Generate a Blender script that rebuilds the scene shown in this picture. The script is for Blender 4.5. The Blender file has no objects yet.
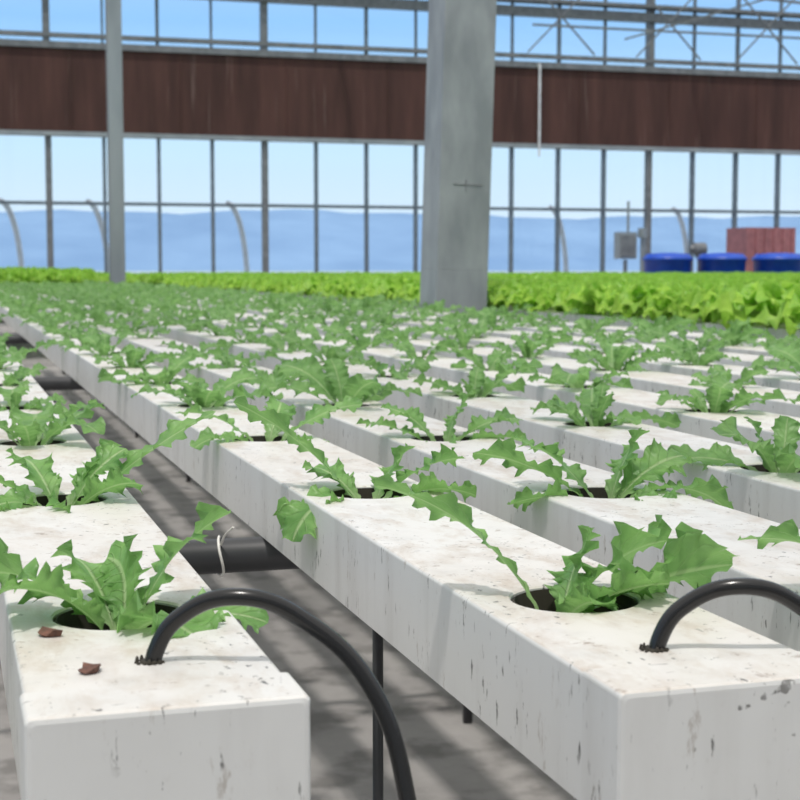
import bpy, math, random
from mathutils import Vector, Matrix
random.seed(7)
S=0.16            # camera height above the channel tops (m)
ZT=0.85           # channel top height
CAMZ=ZT+S
YAW=math.radians(16.9)
sc=bpy.context.scene
sc.view_settings.view_transform='Standard'

# ------------------------------------------------------------ helpers
class MB:
    def __init__(s): s.v=[]; s.f=[]; s.m=[]; s.uv=[]
    def add(s,vs,fs,mi=0):
        o=len(s.v); s.v+= [tuple(v) for v in vs]
        for f in fs: s.f.append(tuple(i+o for i in f)); s.m.append(mi)
    def box(s,x0,y0,z0,x1,y1,z1,mi=0):
        s.add([(x0,y0,z0),(x1,y0,z0),(x1,y1,z0),(x0,y1,z0),(x0,y0,z1),(x1,y0,z1),(x1,y1,z1),(x0,y1,z1)],
              [(0,3,2,1),(4,5,6,7),(0,1,5,4),(1,2,6,5),(2,3,7,6),(3,0,4,7)],mi)
    def beam(s,p,q,w,h=None,mi=0):
        h=h or w; p=Vector(p); q=Vector(q); d=(q-p).normalized()
        up=Vector((0,0,1)) if abs(d.z)<0.95 else Vector((0,1,0))
        a=d.cross(up).normalized()*w/2; b=a.cross(d).normalized()*h/2
        s.add([p-a-b,p+a-b,p+a+b,p-a+b,q-a-b,q+a-b,q+a+b,q-a+b],
              [(0,1,2,3),(7,6,5,4),(0,4,5,1),(1,5,6,2),(2,6,7,3),(3,7,4,0)],mi)
    def cyl(s,p,q,r,r2=None,n=16,mi=0,caps=True):
        r2=r if r2 is None else r2
        p=Vector(p); q=Vector(q); d=(q-p).normalized()
        up=Vector((0,0,1)) if abs(d.z)<0.95 else Vector((0,1,0))
        a=d.cross(up).normalized(); b=d.cross(a).normalized(); vs=[];fs=[]
        for k in range(n):
            t=2*math.pi*k/n; vs.append(p+(a*math.cos(t)+b*math.sin(t))*r)
        for k in range(n):
            t=2*math.pi*k/n; vs.append(q+(a*math.cos(t)+b*math.sin(t))*r2)
        for k in range(n): fs.append((k,(k+1)%n,n+(k+1)%n,n+k))
        if caps: fs.append(tuple(range(n))[::-1]); fs.append(tuple(range(n,2*n)))
        s.add(vs,fs,mi)
    def mesh(s,name,mats,smooth=False):
        me=bpy.data.meshes.new(name); me.from_pydata(s.v,[],s.f)
        for m in mats: me.materials.append(m)
        me.polygons.foreach_set('material_index',s.m)
        if smooth: me.polygons.foreach_set('use_smooth',[True]*len(s.f))
        if s.uv:
            ul=me.uv_layers.new(name='UVMap'); flat=[]
            for f in s.f:
                for i in f: flat+=list(s.uv[i])
            ul.data.foreach_set('uv',flat)
        me.update(); return me
    def obj(s,name,mats,smooth=False,parent=None):
        return mkobj(name,s.mesh(name,mats,smooth),parent)
def mkobj(name,me,parent=None,loc=None,rz=0,scale=1):
    o=bpy.data.objects.new(name,me); sc.collection.objects.link(o)
    if parent: o.parent=parent
    if loc: o.location=loc
    o.rotation_euler[2]=rz; o.scale=(scale,)*3 if not isinstance(scale,tuple) else scale
    return o
def tube(name,pts,r,mat,parent=None,res=8):
    cu=bpy.data.curves.new(name,'CURVE'); cu.dimensions='3D'; cu.bevel_depth=r; cu.bevel_resolution=4
    sp=cu.splines.new('BEZIER'); sp.bezier_points.add(len(pts)-1)
    for b,p in zip(sp.bezier_points,pts):
        b.co=p; b.handle_left_type=b.handle_right_type='AUTO'
    cu.resolution_u=12; cu.use_fill_caps=True; cu.materials.append(mat)
    o=bpy.data.objects.new(name,cu); sc.collection.objects.link(o)
    if parent:o.parent=parent
    return o

# ------------------------------------------------------------ materials
def newmat(name):
    m=bpy.data.materials.new(name); m.use_nodes=True
    nt=m.node_tree; return m,nt,nt.nodes['Principled BSDF']
def N(nt,t,**k):
    n=nt.nodes.new(t)
    for a,b in k.items():
        if a in n.inputs: n.inputs[a].default_value=b
        else: setattr(n,a,b)
    return n
def ramp(nt,fac,stops):
    r=nt.nodes.new('ShaderNodeValToRGB'); e=r.color_ramp.elements
    while len(e)<len(stops): e.new(0.5)
    for x,(p,c) in zip(e,stops):
        x.position=p; x.color=(c,c,c,1) if not isinstance(c,tuple) else (*c,1)
    nt.links.new(fac,r.inputs['Fac']); return r.outputs['Color']
def mixc(nt,f,a,b,mode='MIX'):
    m=nt.nodes.new('ShaderNodeMix'); m.data_type='RGBA'; m.blend_type=mode
    for s,v in ((m.inputs[0],f),(m.inputs[6],a),(m.inputs[7],b)):
        if isinstance(v,bpy.types.NodeSocket): nt.links.new(v,s)
        else: s.default_value=v if isinstance(v,(int,float)) else (*v,1)
    return m.outputs[2]
def math_(nt,op,a,b=0.0,c=None):
    m=nt.nodes.new('ShaderNodeMath'); m.operation=op
    vs=[a,b]+([c] if c is not None else [])
    for i,v in enumerate(vs):
        if isinstance(v,bpy.types.NodeSocket): nt.links.new(v,m.inputs[i])
        else: m.inputs[i].default_value=v
    return m.outputs[0]
def posnoise(nt,scale,mapscale=(1,1,1),detail=4,rough=.55,off=(0,0,0),dist=0):
    g=nt.nodes.new('ShaderNodeNewGeometry'); mp=N(nt,'ShaderNodeMapping'); mp.inputs['Scale'].default_value=mapscale; mp.inputs['Location'].default_value=off
    n=N(nt,'ShaderNodeTexNoise'); n.inputs['Scale'].default_value=scale; n.inputs['Detail'].default_value=detail; n.inputs['Roughness'].default_value=rough
    n.inputs['Distortion'].default_value=dist
    nt.links.new(g.outputs['Position'],mp.inputs[0]); nt.links.new(mp.outputs[0],n.inputs['Vector'])
    return n.outputs['Fac']
def simple(name,c1,c2=None,rough=.5,metal=0,scale=8,ms=(1,1,1),bump=0):
    m,nt,p=newmat(name)
    c2=c2 or tuple(x*.8 for x in c1)
    n=posnoise(nt,scale,ms)
    nt.links.new(ramp(nt,n,[(.35,c1),(.65,c2)]),p.inputs['Base Color'])
    p.inputs['Roughness'].default_value=rough; p.inputs['Metallic'].default_value=metal
    if bump:
        b=N(nt,'ShaderNodeBump',Strength=bump); b.inputs['Distance'].default_value=.01
        nt.links.new(n,b.inputs['Height']); nt.links.new(b.outputs[0],p.inputs['Normal'])
    return m

def channel_mat(name,dirt=1.0):
    m,nt,p=newmat(name)
    g=nt.nodes.new('ShaderNodeNewGeometry'); sx=nt.nodes.new('ShaderNodeSeparateXYZ'); nt.links.new(g.outputs['Normal'],sx.inputs[0])
    top=ramp(nt,sx.outputs['Z'],[(.5,0.0),(.8,1.0)])
    side=math_(nt,'SUBTRACT',1.0,top)
    base=ramp(nt,posnoise(nt,6),[(.3,(.70,.71,.705)),(.7,(.63,.635,.625))])
    # broad beige film on top
    d0=math_(nt,'MULTIPLY',ramp(nt,posnoise(nt,5,detail=5,off=(2,5,1)),[(.35,.15),(.65,.65)]),top)
    c=mixc(nt,math_(nt,'MULTIPLY',d0,dirt),base,(.58,.53,.475))
    d1=ramp(nt,posnoise(nt,1,(34,18,34),detail=8,rough=.7,dist=.3),[(.48,0.0),(.66,.65*dirt)])
    d1=math_(nt,'MULTIPLY',d1,top)
    c=mixc(nt,d1,c,(.43,.355,.28))
    d3=ramp(nt,posnoise(nt,1,(35,12,35),detail=6,rough=.7,off=(8,1,4)),[(.55,0.0),(.62,.4)])
    c=mixc(nt,math_(nt,'MULTIPLY',d3,top),c,(.72,.72,.71))
    d2=ramp(nt,posnoise(nt,85,detail=7,rough=.75,off=(3,1,0)),[(.60,0.0),(.66,.8*dirt)])
    d2=math_(nt,'MULTIPLY',d2,math_(nt,'MULTIPLY_ADD',top,.8,.08))
    c=mixc(nt,d2,c,(.20,.13,.09))
    # thin black scuffs
    s1=ramp(nt,posnoise(nt,1,(240,170,45),detail=5,rough=.65,off=(5,2,9)),[(.625,0.0),(.655,.9)])
    msk=ramp(nt,posnoise(nt,13,off=(9,9,2)),[(.47,0.0),(.53,1.0)])
    c=mixc(nt,math_(nt,'MULTIPLY',s1,msk),c,(.05,.05,.05))
    s4=ramp(nt,posnoise(nt,1,(60,300,60),detail=4,rough=.6,off=(2,8,1)),[(.66,0.0),(.69,.8)])
    c=mixc(nt,math_(nt,'MULTIPLY',s4,msk),c,(.09,.085,.08))
    s3=ramp(nt,posnoise(nt,1,(80,80,24),detail=9,rough=.78,off=(1,4,4)),[(.60,0.0),(.66,.6)])
    c=mixc(nt,math_(nt,'MULTIPLY',s3,side),c,(.33,.29,.25))
    s2=ramp(nt,posnoise(nt,1,(40,40,5),detail=5,off=(1,7,3)),[(.48,0.0),(.75,.4*dirt)])
    c=mixc(nt,s2,c,(.43,.42,.40))
    nt.links.new(c,p.inputs['Base Color']); p.inputs['Roughness'].default_value=.42
    b=N(nt,'ShaderNodeBump',Strength=.1); b.inputs['Distance'].default_value=.002
    nt.links.new(posnoise(nt,40,detail=4),b.inputs['Height']); nt.links.new(b.outputs[0],p.inputs['Normal'])
    return m
def leaf_mat(name,dark,light,rib,trans=.35,rough=.42,veins=9,vs=.13):
    m,nt,p=newmat(name)
    uv=nt.nodes.new('ShaderNodeUVMap'); sx=nt.nodes.new('ShaderNodeSeparateXYZ'); nt.links.new(uv.outputs[0],sx.inputs[0])
    au=math_(nt,'ABSOLUTE',math_(nt,'SUBTRACT',sx.outputs['X'],.5))   # 0..0.5
    base=ramp(nt,posnoise(nt,45,detail=3),[(.3,dark),(.7,light)])
    tip=ramp(nt,sx.outputs['Y'],[(.0,1.0),(.30,.0)])
    c=mixc(nt,math_(nt,'MULTIPLY',tip,.85),base,rib)
    v=math_(nt,'FRACT',math_(nt,'SUBTRACT',math_(nt,'MULTIPLY',sx.outputs['Y'],veins),math_(nt,'MULTIPLY',au,4.0)))
    vein=ramp(nt,v,[(.0,1.0),(.09,.0),(.91,.0),(1.0,1.0)])
    c=mixc(nt,math_(nt,'MULTIPLY',vein,vs),c,rib)
    mid=ramp(nt,au,[(.015,1.0),(.05,0.0)])
    c=mixc(nt,math_(nt,'MULTIPLY',mid,.65),c,rib)
    nt.links.new(c,p.inputs['Base Color']); p.inputs['Roughness'].default_value=rough
    b=N(nt,'ShaderNodeBump',Strength=.6); b.inputs['Distance'].default_value=.0015
    h=math_(nt,'ADD',math_(nt,'MULTIPLY',math_(nt,'ADD',vein,mid),-.7),posnoise(nt,160,detail=2))
    nt.links.new(h,b.inputs['Height']); nt.links.new(b.outputs[0],p.inputs['Normal'])
    t=nt.nodes.new('ShaderNodeBsdfTranslucent'); nt.links.new(mixc(nt,.5,c,tuple(min(1,x*1.6) for x in light)),t.inputs['Color'])
    mx=nt.nodes.new('ShaderNodeMixShader'); mx.inputs[0].default_value=trans
    nt.links.new(p.outputs[0],mx.inputs[1]); nt.links.new(t.outputs[0],mx.inputs[2])
    nt.links.new(mx.outputs[0],nt.nodes['Material Output'].inputs['Surface'])
    return m
M_ch=channel_mat('white_pvc_weathered'); M_cap=channel_mat('white_pvc_cap',.8)
M_black=simple('black_rubber',(.008,.008,.009),(.012,.012,.012),rough=.22)
M_cup=simple('net_pot_dark',(.02,.018,.015),(.035,.03,.02),rough=.8)
M_soil=simple('peat_plug',(.05,.035,.022),(.11,.08,.05),rough=.95,scale=220,bump=.8)
M_pipe=simple('dark_pvc_pipe',(.03,.032,.035),(.055,.055,.06),rough=.4)
M_leaf=leaf_mat('endive_leaf',(.10,.26,.06),(.25,.46,.14),(.50,.64,.34),trans=.4)
M_leaf2=leaf_mat('endive_leaf_far',(.095,.24,.055),(.21,.40,.12),(.38,.53,.25),trans=.4)
M_let=leaf_mat('lettuce_leaf',(.20,.45,.045),(.42,.68,.11),(.58,.75,.3),trans=.5)
M_galv=simple('galvanised_steel',(.33,.36,.38),(.25,.28,.30),rough=.55,metal=.25,scale=3,ms=(1,1,.3))
M_col=simple('column_grey_paint',(.31,.34,.36),(.215,.24,.26),rough=.6,scale=9,ms=(1,1,.4),bump=.15)
M_frame=simple('window_frame_metal',(.16,.20,.24),(.11,.14,.17),rough=.6)
M_beam=simple('beam_grey',(.20,.21,.22),(.13,.14,.15),rough=.6)
M_white=simple('white_plastic',(.8,.82,.85),rough=.4)
M_lightwall=simple('light_wall_warm_white',(.75,.75,.74),(.70,.70,.69),rough=.6)  # warm white for the unseen wall added against blue ambient light
M_blue=simple('blue_plastic',(.01,.06,.42),(.012,.08,.5),rough=.35)
M_tie=simple('cable_tie_nylon',(.75,.74,.7),rough=.4)
M_conc=simple('concrete_kneewall',(.5,.5,.48),(.38,.38,.36),rough=.9)
M_flake=simple('dry_leaf_flake',(.20,.09,.06),(.09,.045,.035),rough=.8,scale=200)
M_redbox=simple('red_brown_paint',(.40,.16,.17),(.30,.12,.13),rough=.6)
M_seam=simple('joint_grime',(.16,.14,.12),(.30,.28,.25),rough=.9,scale=90)

# ------------------------------------------------------------ leaf / plants
def leaf(mb,base,az,e0,e1,L,W,nt_=8,sub=4,m=3,bend=0,roll=0,fold=.2,ruf=.065,depth=.32,rng=random,pet=.13,rk=(2.2,3.6),lobe=.05):
    n=nt_*sub; az=math.radians(az);e0=math.radians(e0);e1=math.radians(e1);bend=math.radians(bend);roll=math.radians(roll)
    p=Vector(base); o=len(mb.v); ph=rng.random()*6.28; ph2=rng.random()*6.28; k=rng.uniform(*rk); k2=rng.uniform(*rk)
    dR=[rng.uniform(.55,1.25)*depth for _ in range(nt_+2)]; dL=[rng.uniform(.55,1.25)*depth for _ in range(nt_+2)]
    offL=rng.random()*.8; lp=rng.random()*6.28
    for i in range(n+1):
        t=i/n; e=e0+(e1-e0)*(t**1.15); a=az+bend*t*t
        T=Vector((math.cos(a)*math.cos(e),math.sin(a)*math.cos(e),math.sin(e)))
        Sd=Vector((-math.sin(a),math.cos(a),0)); Nn=T.cross(Sd).normalized()
        R=Matrix.Rotation(roll*min(1,t*1.6),3,T); Sd=R@Sd; Nn=R@Nn
        if i: p=p+T*(L/n)
        s=max(0,(t-.08)/.92); f=(s**1.0)*((1-s)**.5)/.385 if s<1 else 0
        f=max(f,pet*(1-t)*1.2)
        w=W/2*f
        for j in range(-m,m+1):
            u=j/m; tt=t*nt_+(offL if u<0 else 0); q=tt%1.0; ti=min(int(tt),nt_+1)
            dd=(dL if u<0 else dR)[ti]*min(1,max(0,(t-.1)*6))
            lob=1+lobe*math.sin(6.283*2.6*t+lp+(1.5 if u<0 else 0))
            shape=(1-dd*(1-q)*abs(u)**2)*lob
            ext=w*u*shape
            fr=(u*u)*w*ruf*4*math.sin(6.283*(k if u>0 else k2)*t+(ph if u>0 else ph2)) + (abs(u)**3)*w*.16*math.sin(6.283*q)
            v=p+Sd*ext+Nn*(abs(u)*w*fold*(1-.4*t)+fr)+T*(abs(u)**2*dd*w*.75*q)
            mb.v.append(tuple(v)); mb.uv.append((u*.5+.5,t))
    c=2*m+1
    for i in range(n):
        for j in range(c-1):
            a0=o+i*c+j; mb.f.append((a0,a0+1,a0+c+1,a0+c)); mb.m.append(0)
def plant(specs,seed,nt_=9,sub=4,m=3,wk=1.0):
    rng=random.Random(seed); mb=MB()
    for (az,e0,e1,L,W,*r) in specs:
        bend=r[0] if r else rng.uniform(-25,25); roll=r[1] if len(r)>1 else rng.uniform(-30,30)
        a=math.radians(az-16.9); b=(math.cos(a)*.03*S,math.sin(a)*.03*S,0)
        leaf(mb,b,az-16.9,e0,e1,L*S,W*S*wk,nt_,sub,m,bend,roll,rng=rng)
    return mb
def rand_specs(rng,n=7,Ls=.5):
    out=[];a0=rng.random()*360
    for i in range(n):
        inner=i>=n-2
        L=Ls*rng.uniform(.7,1.25)*(.65 if inner else 1)
        out.append((a0+i*137.5+rng.uniform(-15,15),rng.uniform(58,78) if inner else rng.uniform(32,58),
                    rng.uniform(10,50) if inner else rng.uniform(-40,12),L,L*rng.uniform(.34,.48)))
    return out

# ------------------------------------------------------------ channels
CW=.632*S; CHH=.34*S; SP=2.3*S; HR=.195*S
def profile(w,h,r,n=4):
    pts=[]
    for k in range(n+1):
        a=math.pi/2*(1-k/n); pts.append((w/2-r+r*math.cos(a),-r+r*math.sin(a)))
    pts+= [(w/2,-h),(-w/2,-h)]
    for k in range(n+1):
        a=math.pi/2*(k/n); pts.append((-w/2+r-r*math.cos(a),-r+r*math.sin(a)))
    return pts
def channel_mesh(ncell,first=1.0*S):
    mb=MB(); r=.014*S; pr=profile(CW,CHH,r); n=len(pr)
    yend=first+SP*(ncell-1)+SP/2
    vs=[(x,0,z) for x,z in pr]+[(x,yend,z) for x,z in pr]
    fs=[(k,k+n,k+n+1,k+1) for k in range(n-1)]
    fs.append(tuple(range(n,2*n)))
    mb.add(vs,fs)
    hw=CW/2-r
    for c in range(ncell):
        yc=first+SP*c; y0=0 if c==0 else yc-SP/2; y1=yc+SP/2
        angs=[2*math.pi*k/36 for k in range(36)]+[math.atan2(y-yc,x) % (2*math.pi) for x in(-hw,hw) for y in (y0,y1)]
        angs=sorted(set(round(a,6) for a in angs)); K=len(angs); vs=[]
        for a in angs:
            ca,sa=math.cos(a),math.sin(a)
            tx=hw/abs(ca) if abs(ca)>1e-6 else 1e9
            ty=((y1-yc)/sa if sa>0 else (y0-yc)/sa) if abs(sa)>1e-6 else 1e9
            t=min(tx,ty); vs.append((ca*t,yc+sa*t,0))
        for rr,z in ((HR+.006*S,0),(HR,-.006*S),(HR,-.03*S)):
            for a in angs: vs.append((math.cos(a)*rr,yc+math.sin(a)*rr,z))
        fs=[]
        for L in range(3):
            for k in range(K): fs.append((L*K+k,L*K+(k+1)%K,(L+1)*K+(k+1)%K,(L+1)*K+k))
        mb.add(vs,fs)
        vs=[];
        for rr,z in ((HR-.002*S,-.012*S),(HR-.012*S,-.008*S),(HR-.035*S,-.16*S)):
            for a in angs: vs.append((math.cos(a)*rr,yc+math.sin(a)*rr,z))
        fs=[(L*K+k,L*K+(k+1)%K,(L+1)*K+(k+1)%K,(L+1)*K+k) for L in range(2) for k in range(K)]
        mb.add(vs,fs,1); 
        vs=[(0,yc,-.10*S)]+[(math.cos(a)*(HR-.03*S),yc+math.sin(a)*(HR-.03*S),-.14*S) for a in angs]
        mb.add(vs,[(0,1+k,1+(k+1)%K) for k in range(K)],2)
    # end cap
    def loop(out,y): return [(x*(1+out/(CW/2)),y,(z+CHH/2)*(1+out/(CHH/2))-CHH/2) for x,z in pr]
    L=[loop(-.005*S,-.018*S),loop(.005*S,-.015*S),loop(.010*S,-.006*S),loop(.010*S,.2*S),loop(0,.2*S)]
    vs=[v for l in L for v in l]; fs=[tuple(range(n))]
    for a in range(len(L)-1):
        for k in range(n): fs.append((a*n+k,a*n+(k+1)%n,(a+1)*n+(k+1)%n,(a+1)*n+k))
    mb.add(vs,fs,3)
    # grime line in the cap joint
    L=[loop(.0025*S,.2*S),loop(.0025*S,.2065*S),loop(0,.2065*S)]
    vs=[v for l in L for v in l]; fs=[]
    for a in range(2):
        for k in range(n): fs.append((a*n+k,a*n+(k+1)%n,(a+1)*n+(k+1)%n,(a+1)*n+k))
    mb.add(vs,fs,4)
    return mb.mesh('growing_channel',[M_ch,M_cup,M_soil,M_cap,M_seam])
NC=40
chm=channel_mesh(NC)
chans=[(.157,3.36),(1.508,3.17),(2.53,2.87)]
x=2.53
rr=random.Random(3)
while x+1.2<11.0:
    x+=1.2; chans.append((x,2.9+rr.uniform(0,2.0)))
for xl in (-1.2,-2.4): chans.append((xl,3.2+rr.uniform(0,.3)))
for i,(xl,yf) in enumerate(chans):
    mkobj('growing_channel',chm,loc=(xl*S+CW/2,yf*S,ZT))

# ------------------------------------------------------------ hero plants
H={}
H[(0,0)]=[(180,58,-22,.58,.28,-10,25),(48,66,18,.52,.24,-15,-30),(312,50,-25,.36,.34,10,-10),(212,62,-5,.42,.24,0,20),(8,35,-22,.42,.15,-10,20),(125,62,0,.40,.22,0,25),(90,80,0,.34,.22,50,-60)]
H[(0,1)]=[(8,44,27,.80,.17,0,15),(178,46,-10,.58,.22),(60,66,0,.46,.22,20,-45),(290,42,-45,.40,.24),(130,60,-5,.5,.22),(225,45,-35,.45,.24),(345,50,0,.42,.2),(30,70,20,.42,.2)]
H[(1,0)]=[(3,36,2,.56,.32,5,-45),(165,64,8,.72,.18,0,30),(30,58,5,.46,.28,-15,-40),(62,66,10,.34,.22,10,-55),(300,60,0,.24,.20,10,-20),(340,50,0,.36,.24,20,-30)]
H[(1,1)]=[(165,52,22,.80,.19,0,35),(225,42,-68,.52,.30,0,0),(352,38,-20,.48,.24,0,-25),(20,55,0,.50,.24),(60,62,-5,.42,.22,20,-50),(140,50,-8,.44,.2),(320,30,-40,.38,.2)]
H[(2,1)]=[(174,42,6,.64,.26,10,25),(150,58,8,.55,.26),(50,72,10,.46,.22,20,-50),(25,54,0,.5,.24),(355,42,-52,.62,.24),(200,30,-18,.45,.22),(310,38,-25,.36,.22)]
H[(2,2)]=[(176,40,-5,.54,.2),(150,60,5,.48,.2),(60,75,10,.42,.2,10,-50),(20,48,-10,.54,.22),(355,36,-25,.5,.2),(270,36,-25,.34,.2)]
H[(2,0)]=[(172,58,-10,.62,.2,0,20),(120,60,10,.34,.2),(20,50,0,.5,.22),(60,70,20,.4,.22),(280,30,-10,.4,.22)]
H[(1,2)]=[(170,52,-8,.6,.2),(10,48,5,.64,.2),(330,38,-35,.45,.2),(70,70,10,.44,.2),(215,42,-30,.5,.2)]
for (ci,k),sp in H.items():
    xl,yf=chans[ci]
    me=plant(sp,100+ci*10+k,11,4,4,1.06).mesh('endive_seedling',[M_leaf],True)
    ox=-.06*S if (ci,k)==(1,0) else 0
    mkobj('endive_seedling',me,loc=(xl*S+CW/2+ox,(yf+1.0+2.3*k)*S,ZT-.09*S))
var=[]
for i in range(7):
    rng=random.Random(50+i); var.append(plant(rand_specs(rng,7,.54),60+i,9,4,2).mesh('seedling_variant',[M_leaf2],True))
row=bpy.data.objects.new('endive_seedling_rows',None); sc.collection.objects.link(row)
rng=random.Random(11)
for ci,(xl,yf) in enumerate(chans):
    for k in range(NC):
        if (ci,k) in H or rng.random()<.04: continue
        Y=(yf+1+2.3*k)*S
        mkobj('seedling',rng.choice(var),row,(xl*S+CW/2,Y,ZT-.08*S),rng.random()*6.28,rng.uniform(.84,1.2)*(1+min(Y,8)*.015))

# ------------------------------------------------------------ lettuce beds
def lettuce_tile(seed,nx=4,ny=4,size=.8):
    rng=random.Random(seed); mb=MB()
    for i in range(nx):
        for j in range(ny):
            bx=(i+.5)*size/nx-size/2+rng.uniform(-.01,.01); by=(j+.5)*size/ny-size/2+rng.uniform(-.02,.02)
            g=rng.uniform(.8,1.15)
            for q in range(18):
                inner=q/18
                leaf(mb,(bx,by,0),q*137.5+rng.uniform(-20,20),30+inner*50+rng.uniform(-8,8),-25+inner*85+rng.uniform(-10,10),
                     g*(.14-.03*inner),g*.085,3,4,2,rng.uniform(-20,20),rng.uniform(-25,25),.3,.2,.2,rng,.3,(2,3.5),.13)
    return mb.mesh('lettuce_tile',[M_let],True)
tiles=[lettuce_tile(s) for s in (1,2,3)]
bed=bpy.data.objects.new('lettuce_bed',None); sc.collection.objects.link(bed)
bankb=MB(); T=.8
def lay(x0,x1,y0,y1,zs=1.0):
    X=x0
    while X<x1-1e-6:
        Y=y0
        for c in range(4):
            xc=X+(c+.5)*.2
            bankb.box(xc-CW/2,y0,ZT-CHH,xc+CW/2,y1,ZT)
        while Y<y1-1e-6:
            xm,ym=X+T/2,Y+T/2
            if xm<ym*.72+1.2:
                s=rng.uniform(.95,1.1)
                mkobj('lettuce_patch',rng.choice(tiles),bed,(xm,ym,ZT+.002),rng.choice([0,math.pi/2,math.pi,-math.pi/2]),(s,s,s*zs))
            Y+=T
        X+=T
lay(2.14,17.3,1.0,15.4)
lay(2.14,17.3,16.2,23.4)
lay(-1.5,1.7,17.4,24.6,1.5)
bankb.obj('lettuce_channel_bank',[M_ch])

# ------------------------------------------------------------ supports
sup=MB()
for yy in (1.18,3.1,5.1,7.1,9.1,11.1,13.1,14.8):
    zc=ZT-CHH-.09*S
    sup.cyl((-.5,yy,zc),(1.98,yy,zc),.088*S)
    for xx in (-.45,1.1,1.9):
        sup.cyl((xx,yy,0),(xx,yy,zc),.011)
sup.obj('channel_support_rack',[M_pipe],True)
sup=MB()
for yy in (1.5,4,7,10,13,15,17,19,21,23):
    sup.beam((2.14,yy,ZT-CHH-.02),(17.3,yy,ZT-CHH-.02),.04)
    X=2.25
    while X<17.3:
        sup.beam((X,yy,0),(X,yy,ZT-CHH-.04),.035); X+=1.6
for yy in (17.6,20,22,24.4):
    sup.beam((-1.5,yy,ZT-CHH-.02),(1.7,yy,ZT-CHH-.02),.04)
    for X in (-1.3,0,1.5): sup.beam((X,yy,0),(X,yy,ZT-CHH-.04),.035)
sup.obj('lettuce_bench_frame',[M_galv])
leg=MB(); leg.cyl((.276,.96,0),(.276,.96,ZT-CHH),.0038,n=10); leg.cyl((.276,.96,ZT-CHH-.012),(.276,.96,ZT-CHH),.012,n=12)
leg.obj('support_rod',[M_pipe],True)
zc=ZT-CHH-.09*S
pts=[(1.29*S+.002*math.sin(k),1.18+math.cos(k*math.pi/6)*.097*S,zc+math.sin(k*math.pi/6)*.097*S) for k in range(13)]
tie=tube('cable_tie',pts,.0011,M_tie)
tube('tail',[(1.29*S,1.18-.07*S,zc+.07*S),(1.30*S,1.16,zc+.02),(1.33*S,1.15,zc+.028)],.0009,M_tie,tie)
mf=MB(); mf.cyl((-.5,.50,ZT-1.5*S),(1.98,.50,ZT-1.5*S),.016); mf.cyl((-.45,.5,0),(-.45,.5,ZT-1.5*S),.012); mf.cyl((1.9,.5,0),(1.9,.5,ZT-1.5*S),.012)
mf.obj('supply_manifold_pipe',[M_pipe],True)
def W(x,y,z): return (x*S,y*S,ZT+z*S)
def feed(x0,y0,dx=0):
    h=tube('irrigation_hose',[W(x0,y0,-.05),W(x0+.015,y0,.03),W(x0+.07,y0-.02,.115),W(x0+.215,y0-.09,.175),W(x0+.39,y0-.12,.10),W(x0+.535,y0-.19,-.06),W(x0+.60,y0-.29,-.33),W(x0+.60,y0-.45,-.8),W(x0+.58,3.125,-1.45)],.0225*S,M_black)
    mb=MB(); mb.cyl(W(x0,y0,-.01),W(x0,y0,.006),.030*S,.026*S,20)
    for k in range(14):
        a=k*.449*3; q=.026+.012*((k*7)%5)/5; mb.cyl(W(x0+q*math.cos(a),y0+q*math.sin(a),-.003),W(x0+q*math.cos(a),y0+q*math.sin(a),.006+.004*(k%3)),.007*S,.003*S,6)
    o=mb.obj('grommet',[M_cup],True,h)
feed(.484,3.79); feed(1.776,3.53)
for xl,yf in chans[2:9]: feed(xl+.3,yf+.4)

def flake(name,loc,s,seed):
    r=random.Random(seed); mb=MB(); n=9; vs=[(0,0,s*.45)]
    for k in range(n):
        a=6.283*k/n; q=s*r.uniform(.6,1.1); vs.append((math.cos(a)*q,math.sin(a)*q*1.1,r.uniform(.0,.5)*s))
    for k in range(n):
        a=6.283*k/n; vs.append((vs[k+1][0]*.8,vs[k+1][1]*.8,-.0003))
    fs=[(0,1+k,1+(k+1)%n) for k in range(n)]+[(1+k,1+n+k,1+n+(k+1)%n,1+(k+1)%n) for k in range(n)]
    mb.add(vs,fs); o=mb.obj(name,[M_flake]); o.location=loc
flake('dried_leaf_scrap',W(.33,3.74,.004),.0058,1)
flake('dried_leaf_scrap',W(.26,4.15,.004),.0062,4)

# ------------------------------------------------------------ columns
col=MB(); cx,cy,cw=1.985,5.78,.215
col.box(-cw/2,-cw/2,0,cw/2,cw/2,6.6)
col.box(-.05,-cw/2-.003,.337,.07,-cw/2,.341,1)
col.box(0,-cw/2-.003,.31,.003,-cw/2,.36,1)
col.box(-.15,-.15,-CAMZ,.15,.15,-CAMZ+.02)
col.box(-cw/2,-cw/2,-CAMZ,cw/2,cw/2,0)
o=col.obj('structural_column',[M_col,M_beam]); o.location=(cx,cy,CAMZ); o.rotation_euler=(0,math.radians(1.7),0)
bv=o.modifiers.new('b','BEVEL'); bv.width=.008; bv.segments=3
col=MB(); X,Y=1.78,16.2
col.box(X-.075,Y-.09,0,X+.075,Y-.078,7.3); col.box(X-.075,Y+.078,0,X+.075,Y+.09,7.3); col.box(X-.006,Y-.08,0,X+.006,Y+.08,7.3); col.box(X-.15,Y-.15,0,X+.15,Y+.15,.02)
col.obj('steel_post',[M_galv])

# ------------------------------------------------------------ building
YB=28.7
fl=MB(); fl.box(-12,-6,-.1,26,YB+.3,0)
m,nt,p=newmat('floor_concrete')
c=ramp(nt,posnoise(nt,1.5,detail=8,rough=.65),[(.35,(.22,.21,.205)),(.65,(.35,.335,.325))])
st=ramp(nt,posnoise(nt,6,detail=6,off=(4,4,4)),[(.50,0.0),(.62,.6)])
c=mixc(nt,st,c,(.10,.095,.09)); nt.links.new(c,p.inputs['Base Color']); p.inputs['Roughness'].default_value=.75
fl.obj('floor',[m])

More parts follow.
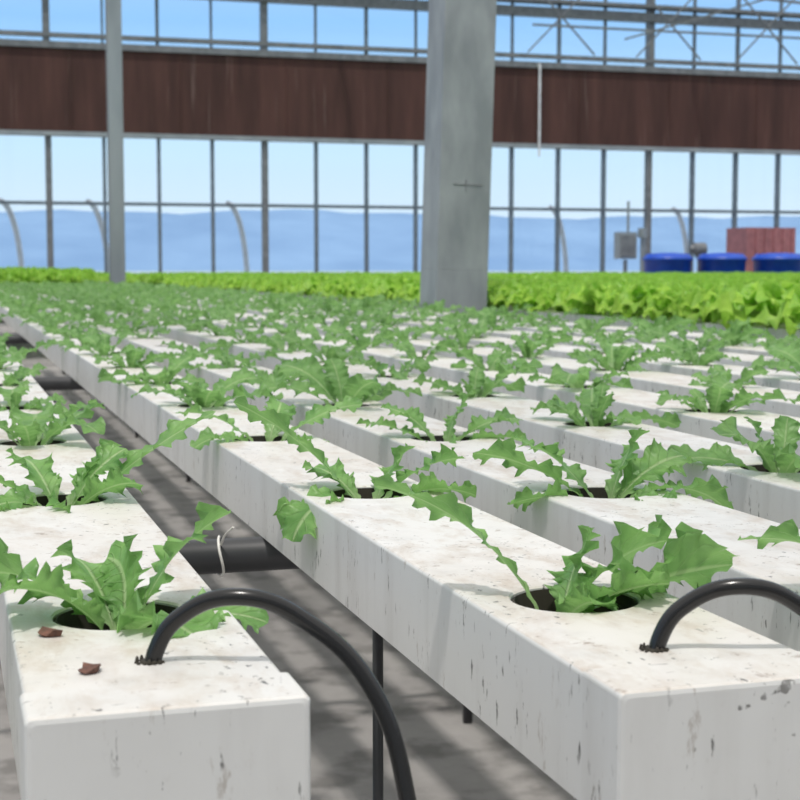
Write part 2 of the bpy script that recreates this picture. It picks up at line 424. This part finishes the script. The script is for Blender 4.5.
def glass():
    m,nt,p=newmat('window_glass')
    t=nt.nodes.new('ShaderNodeBsdfTransparent'); t.inputs[0].default_value=(.95,.98,1,1)
    g=nt.nodes.new('ShaderNodeBsdfGlossy'); g.inputs['Roughness'].default_value=.05
    mx=nt.nodes.new('ShaderNodeMixShader'); mx.inputs[0].default_value=.04
    nt.links.new(t.outputs[0],mx.inputs[1]); nt.links.new(g.outputs[0],mx.inputs[2]); nt.links.new(mx.outputs[0],nt.nodes['Material Output'].inputs['Surface'])
    return m
M_glass=glass()
zr,zb0,zb1,zt1=2.25,3.56,5.07,6.20
wb=MB(); wu=MB(); X0,X1=-12,26
wb.box(X0,YB-.1,0,X1,YB+.1,.85,1)
wb.box(X0,YB-.08,.85,X1,YB+.08,.95,0)
wb.box(X0,YB-.05,zr-.03,X1,YB+.05,zr+.03,0)
k=-13
while True:
    X=1.925+1.017*k
    if X>X1-.1: break
    w=.055 if k%4 else .11
    wb.box(X-w/2,YB-.07,.9,X+w/2,YB+.07,zb0-.08,0 if k%4 else 2)
    w2=.035 if k%2 else .055
    wu.box(X-w2/2,YB-.05,zb1,X+w2/2,YB+.05,8.0,0)
    if k%4==0: wu.box(X-.06,YB-.1,zb1,X+.06,YB+.1,8.0,2)
    k+=1
wb.box(X0,YB-.14,zb0-.08,X1,YB+.1,zb0,3)
wu.box(X0,YB-.15,zb1,X1,YB-.02,zb1+.12,2); wu.box(X0,YB-.12,zb1+.20,X1,YB,zb1+.28,2)
wu.box(X0,YB-.2,zt1-.1,X1,YB+.05,zt1+.07,2); wu.box(X0,YB-.3,zt1+.16,X1,YB+.05,zt1+.22,2)
wu.box(X0,YB-.1,7.9,X1,YB+.1,8.1,2)
wb.obj('wall_back',[M_frame,M_conc,M_beam,M_galv])
wu.obj('clerestory_window_frame',[M_frame,M_conc,M_beam,M_galv])
gl=MB(); gl.add([(X0,YB,.95),(X1,YB,.95),(X1,YB,zb0-.1),(X0,YB,zb0-.1)],[(0,1,2,3)]); gl.obj('window_1',[M_glass])
gl=MB(); gl.add([(X0,YB,zb1),(X1,YB,zb1),(X1,YB,7.9),(X0,YB,7.9)],[(0,1,2,3)]); gl.obj('window_2',[M_glass])
m,nt,p=newmat('brown_pad')
c=ramp(nt,posnoise(nt,1,(3,3,.35),detail=6,rough=.6),[(.35,(.045,.016,.012)),(.7,(.09,.036,.028))])
c=mixc(nt,ramp(nt,posnoise(nt,1,(9,9,.5),detail=3,off=(3,3,3)),[(.62,0.0),(.74,.3)]),c,(.25,.17,.15))
nt.links.new(c,p.inputs['Base Color']); p.inputs['Roughness'].default_value=.8
pad=MB(); pad.box(X0+.1,YB-.1,zb0,X1-.1,YB+.1,zb1)
X=X0+.1
while X<X1-.2: pad.box(X,YB-.115,zb0,X+.03,YB-.1,zb1); X+=2.034
pad.obj('evaporative_cooling_pad',[m])
for nm,xx in (('wall_left',-12.1),('wall_right',26.1)):
    w=MB(); w.box(xx-.1,-6,0,xx+.1,YB-.2,.85,1)
    for z in (2.25,3.56,5.1,6.3,8.0): w.box(xx-.05,-6,z-.04,xx+.05,YB-.2,z+.04)
    y=-6
    while y<YB-.3: w.box(xx-.05,y-.03,.85,xx+.05,y+.03,8); y+=1
    w.obj(nm,[M_frame,M_conc])
w=MB(); w.box(-12,-6.1,0,26,-6,5.5,0)  # unseen opaque wall behind the camera, added to cut blue light on channel fronts
x=-12
while x<26: w.box(x,-6,0,x+.05,-5.95,5.5,1); x+=2
w.obj('added_light_wall',[M_lightwall,M_frame])
rf=MB()
for yy in (-4,2,8,14,20,26):
    for bx in (-12,1.3,14.6):
        rf.beam((bx,yy,8.0),(bx+5.7,yy,10.0),.08); rf.beam((bx+11.4,yy,8.0),(bx+5.7,yy,10.0),.08)
    rf.beam((-12,yy,8.0),(26,yy,8.0),.1)
for xx in (-12,-6.3,-.6,7,14.6,20.3,26):
    rf.beam((xx,-6,8.05),(xx,YB,8.05),.07)
rf.obj('roof_frame',[M_beam])
tr=MB(); yt=26.4
zB=5.55
tr.beam((10.6,yt,zB),(24,yt,zB),.04)
for X in (10.9,13.2,15.4):
    tr.beam((X,yt+1,5.2),(X+1.4,yt+1,6.6),.03); tr.beam((X+1.4,yt+1,5.2),(X,yt+1,6.6),.03)
tr.beam((11,yt,6.5),(19,yt-3,5.4),.045)
tr.beam((12,yt-1,5.2),(17,yt-1,6.7),.035)
tr.obj('roof_truss',[M_beam])
dp=MB(); dp.cyl((11.6,YB-.2,3.3),(11.6,YB-.2,5.15),.025,n=8); dp.cyl((11.6,YB-.2,5.12),(11.6,YB-.12,5.12),.03,n=8); dp.obj('drain_pipe',[M_white])

# ------------------------------------------------------------ distant items
def tank(x,y,r=.42,h=1.3):
    mb=MB(); n=32; prof=[(0,0),(r*.86,0),(r*.9,.05),(r*.97,h*.55),(r*1.0,h*.9),(r*1.07,h*.91),(r*1.07,h*.95),(r*1.0,h*.955),(r*.9,h),(r*.3,h+.02),(0,h+.02)]
    vs=[(x+q*math.cos(6.2832*k/n),y+q*math.sin(6.2832*k/n),z) for q,z in prof for k in range(n)]
    fs=[(a*n+k,a*n+(k+1)%n,(a+1)*n+(k+1)%n,(a+1)*n+k) for a in range(len(prof)-1) for k in range(n)]
    mb.add(vs,fs); mb.obj('blue_water_tank',[M_blue],True)
tank(12.47,24.5); tank(13.45,24.3); tank(14.5,24.1,.46)
cb=MB(); x,y=12.3,25.9
cb.box(x-.03,y-.03,0,x+.03,y+.03,1.2); cb.box(x-.19,y-.1,1.22,x+.19,y+.1,1.72); cb.box(x-.15,y-.115,1.27,x+.15,y-.1,1.66,1); cb.box(x-.2,y-.04,.0,x+.2,y+.04,.03); cb.cyl((x+.05,y,1.72),(x+.05,y,2.3),.025)
cb.cyl((x+.35,y,0),(x+.35,y,1.62),.04); cb.cyl((x+.35,y,1.62),(x+.35,y,1.8),.09)
cb.obj('irrigation_control_cabinet',[M_galv,M_beam])
rb=MB(); x,y=15.75,26.9
rb.box(x-.55,y-.4,.1,x+.55,y+.4,1.85); 
for k in range(6): rb.box(x-.55+k*.2,y-.43,.12,x-.5+k*.2,y-.4,1.83)
rb.box(x-.6,y-.45,0,x+.6,y+.45,.1)
rb.obj('red_storage_container',[M_redbox])
pm=MB(); x,y=14.0,26.2
pm.cyl((x,y,0),(x,y,1.3),.03); pm.cyl((x-.12,y,1.42),(x+.12,y,1.42),.12); pm.box(x-.06,y-.06,1.25,x+.06,y+.06,1.35); pm.cyl((x-.2,y,1.42),(x-.12,y,1.42),.05,.08)
pm.obj('pump_motor',[M_beam])
for x0 in (1.05,2.7,5.45,12.4,15.3):
    yy=YB+1.2
    pts=[(x0+.42*math.sin(a),yy,2.35-1.7*(1-math.cos(a))) for a in [k*math.pi/2/6 for k in range(7)]]
    tube('outdoor_tunnel_hoop',pts+[(pts[-1][0]+.02,yy,-.3)],.055,M_white)

# ------------------------------------------------------------ outdoors
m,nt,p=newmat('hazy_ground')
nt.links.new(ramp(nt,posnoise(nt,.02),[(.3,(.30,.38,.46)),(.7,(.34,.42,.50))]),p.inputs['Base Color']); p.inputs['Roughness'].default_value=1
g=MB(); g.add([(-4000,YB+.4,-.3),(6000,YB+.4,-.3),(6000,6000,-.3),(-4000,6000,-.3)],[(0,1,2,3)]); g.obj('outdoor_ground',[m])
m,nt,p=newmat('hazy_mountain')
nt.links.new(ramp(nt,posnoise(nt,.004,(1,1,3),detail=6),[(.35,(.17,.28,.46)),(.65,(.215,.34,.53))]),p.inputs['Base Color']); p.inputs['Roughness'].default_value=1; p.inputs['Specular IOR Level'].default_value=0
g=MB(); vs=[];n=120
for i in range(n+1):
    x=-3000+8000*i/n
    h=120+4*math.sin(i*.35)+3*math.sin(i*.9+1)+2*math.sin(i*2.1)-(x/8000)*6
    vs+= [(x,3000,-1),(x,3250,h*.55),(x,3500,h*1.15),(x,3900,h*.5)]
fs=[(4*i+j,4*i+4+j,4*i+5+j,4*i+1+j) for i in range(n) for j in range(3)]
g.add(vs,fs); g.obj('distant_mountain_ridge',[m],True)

# ------------------------------------------------------------ light
w=bpy.data.worlds.new('World'); sc.world=w; w.use_nodes=True; nt=w.node_tree
tc=nt.nodes.new('ShaderNodeTexCoord'); sx=nt.nodes.new('ShaderNodeSeparateXYZ'); nt.links.new(tc.outputs['Generated'],sx.inputs[0])
c=ramp(nt,sx.outputs['Z'],[(0.0,(.50,.62,.75)),(.03,(.70,.85,.98)),(.085,(.58,.81,1.0)),(.16,(.32,.60,.98)),(.30,(.62,.70,.82)),(.6,(1.0,.99,.97))])
bg=nt.nodes['Background']; nt.links.new(c,bg.inputs[0]); bg.inputs[1].default_value=1.08
sl=bpy.data.lights.new('sun','SUN'); sl.energy=2.45; sl.angle=math.radians(2.5); sl.color=(1,.95,.89)
so=bpy.data.objects.new('sun',sl); sc.collection.objects.link(so)
d=Vector((.16,.30,-1)).normalized(); so.rotation_euler=d.to_track_quat('-Z','Y').to_euler()

# ------------------------------------------------------------ camera
cam=bpy.data.cameras.new('camera'); co=bpy.data.objects.new('camera',cam); sc.collection.objects.link(co)
co.location=(0,0,CAMZ); co.rotation_euler=(math.radians(90-4.95),0,-YAW)
cam.sensor_width=36; cam.lens=67.5; cam.clip_start=.01; cam.clip_end=8000
cam.dof.use_dof=True; cam.dof.focus_distance=.9; cam.dof.aperture_fstop=28
sc.camera=co
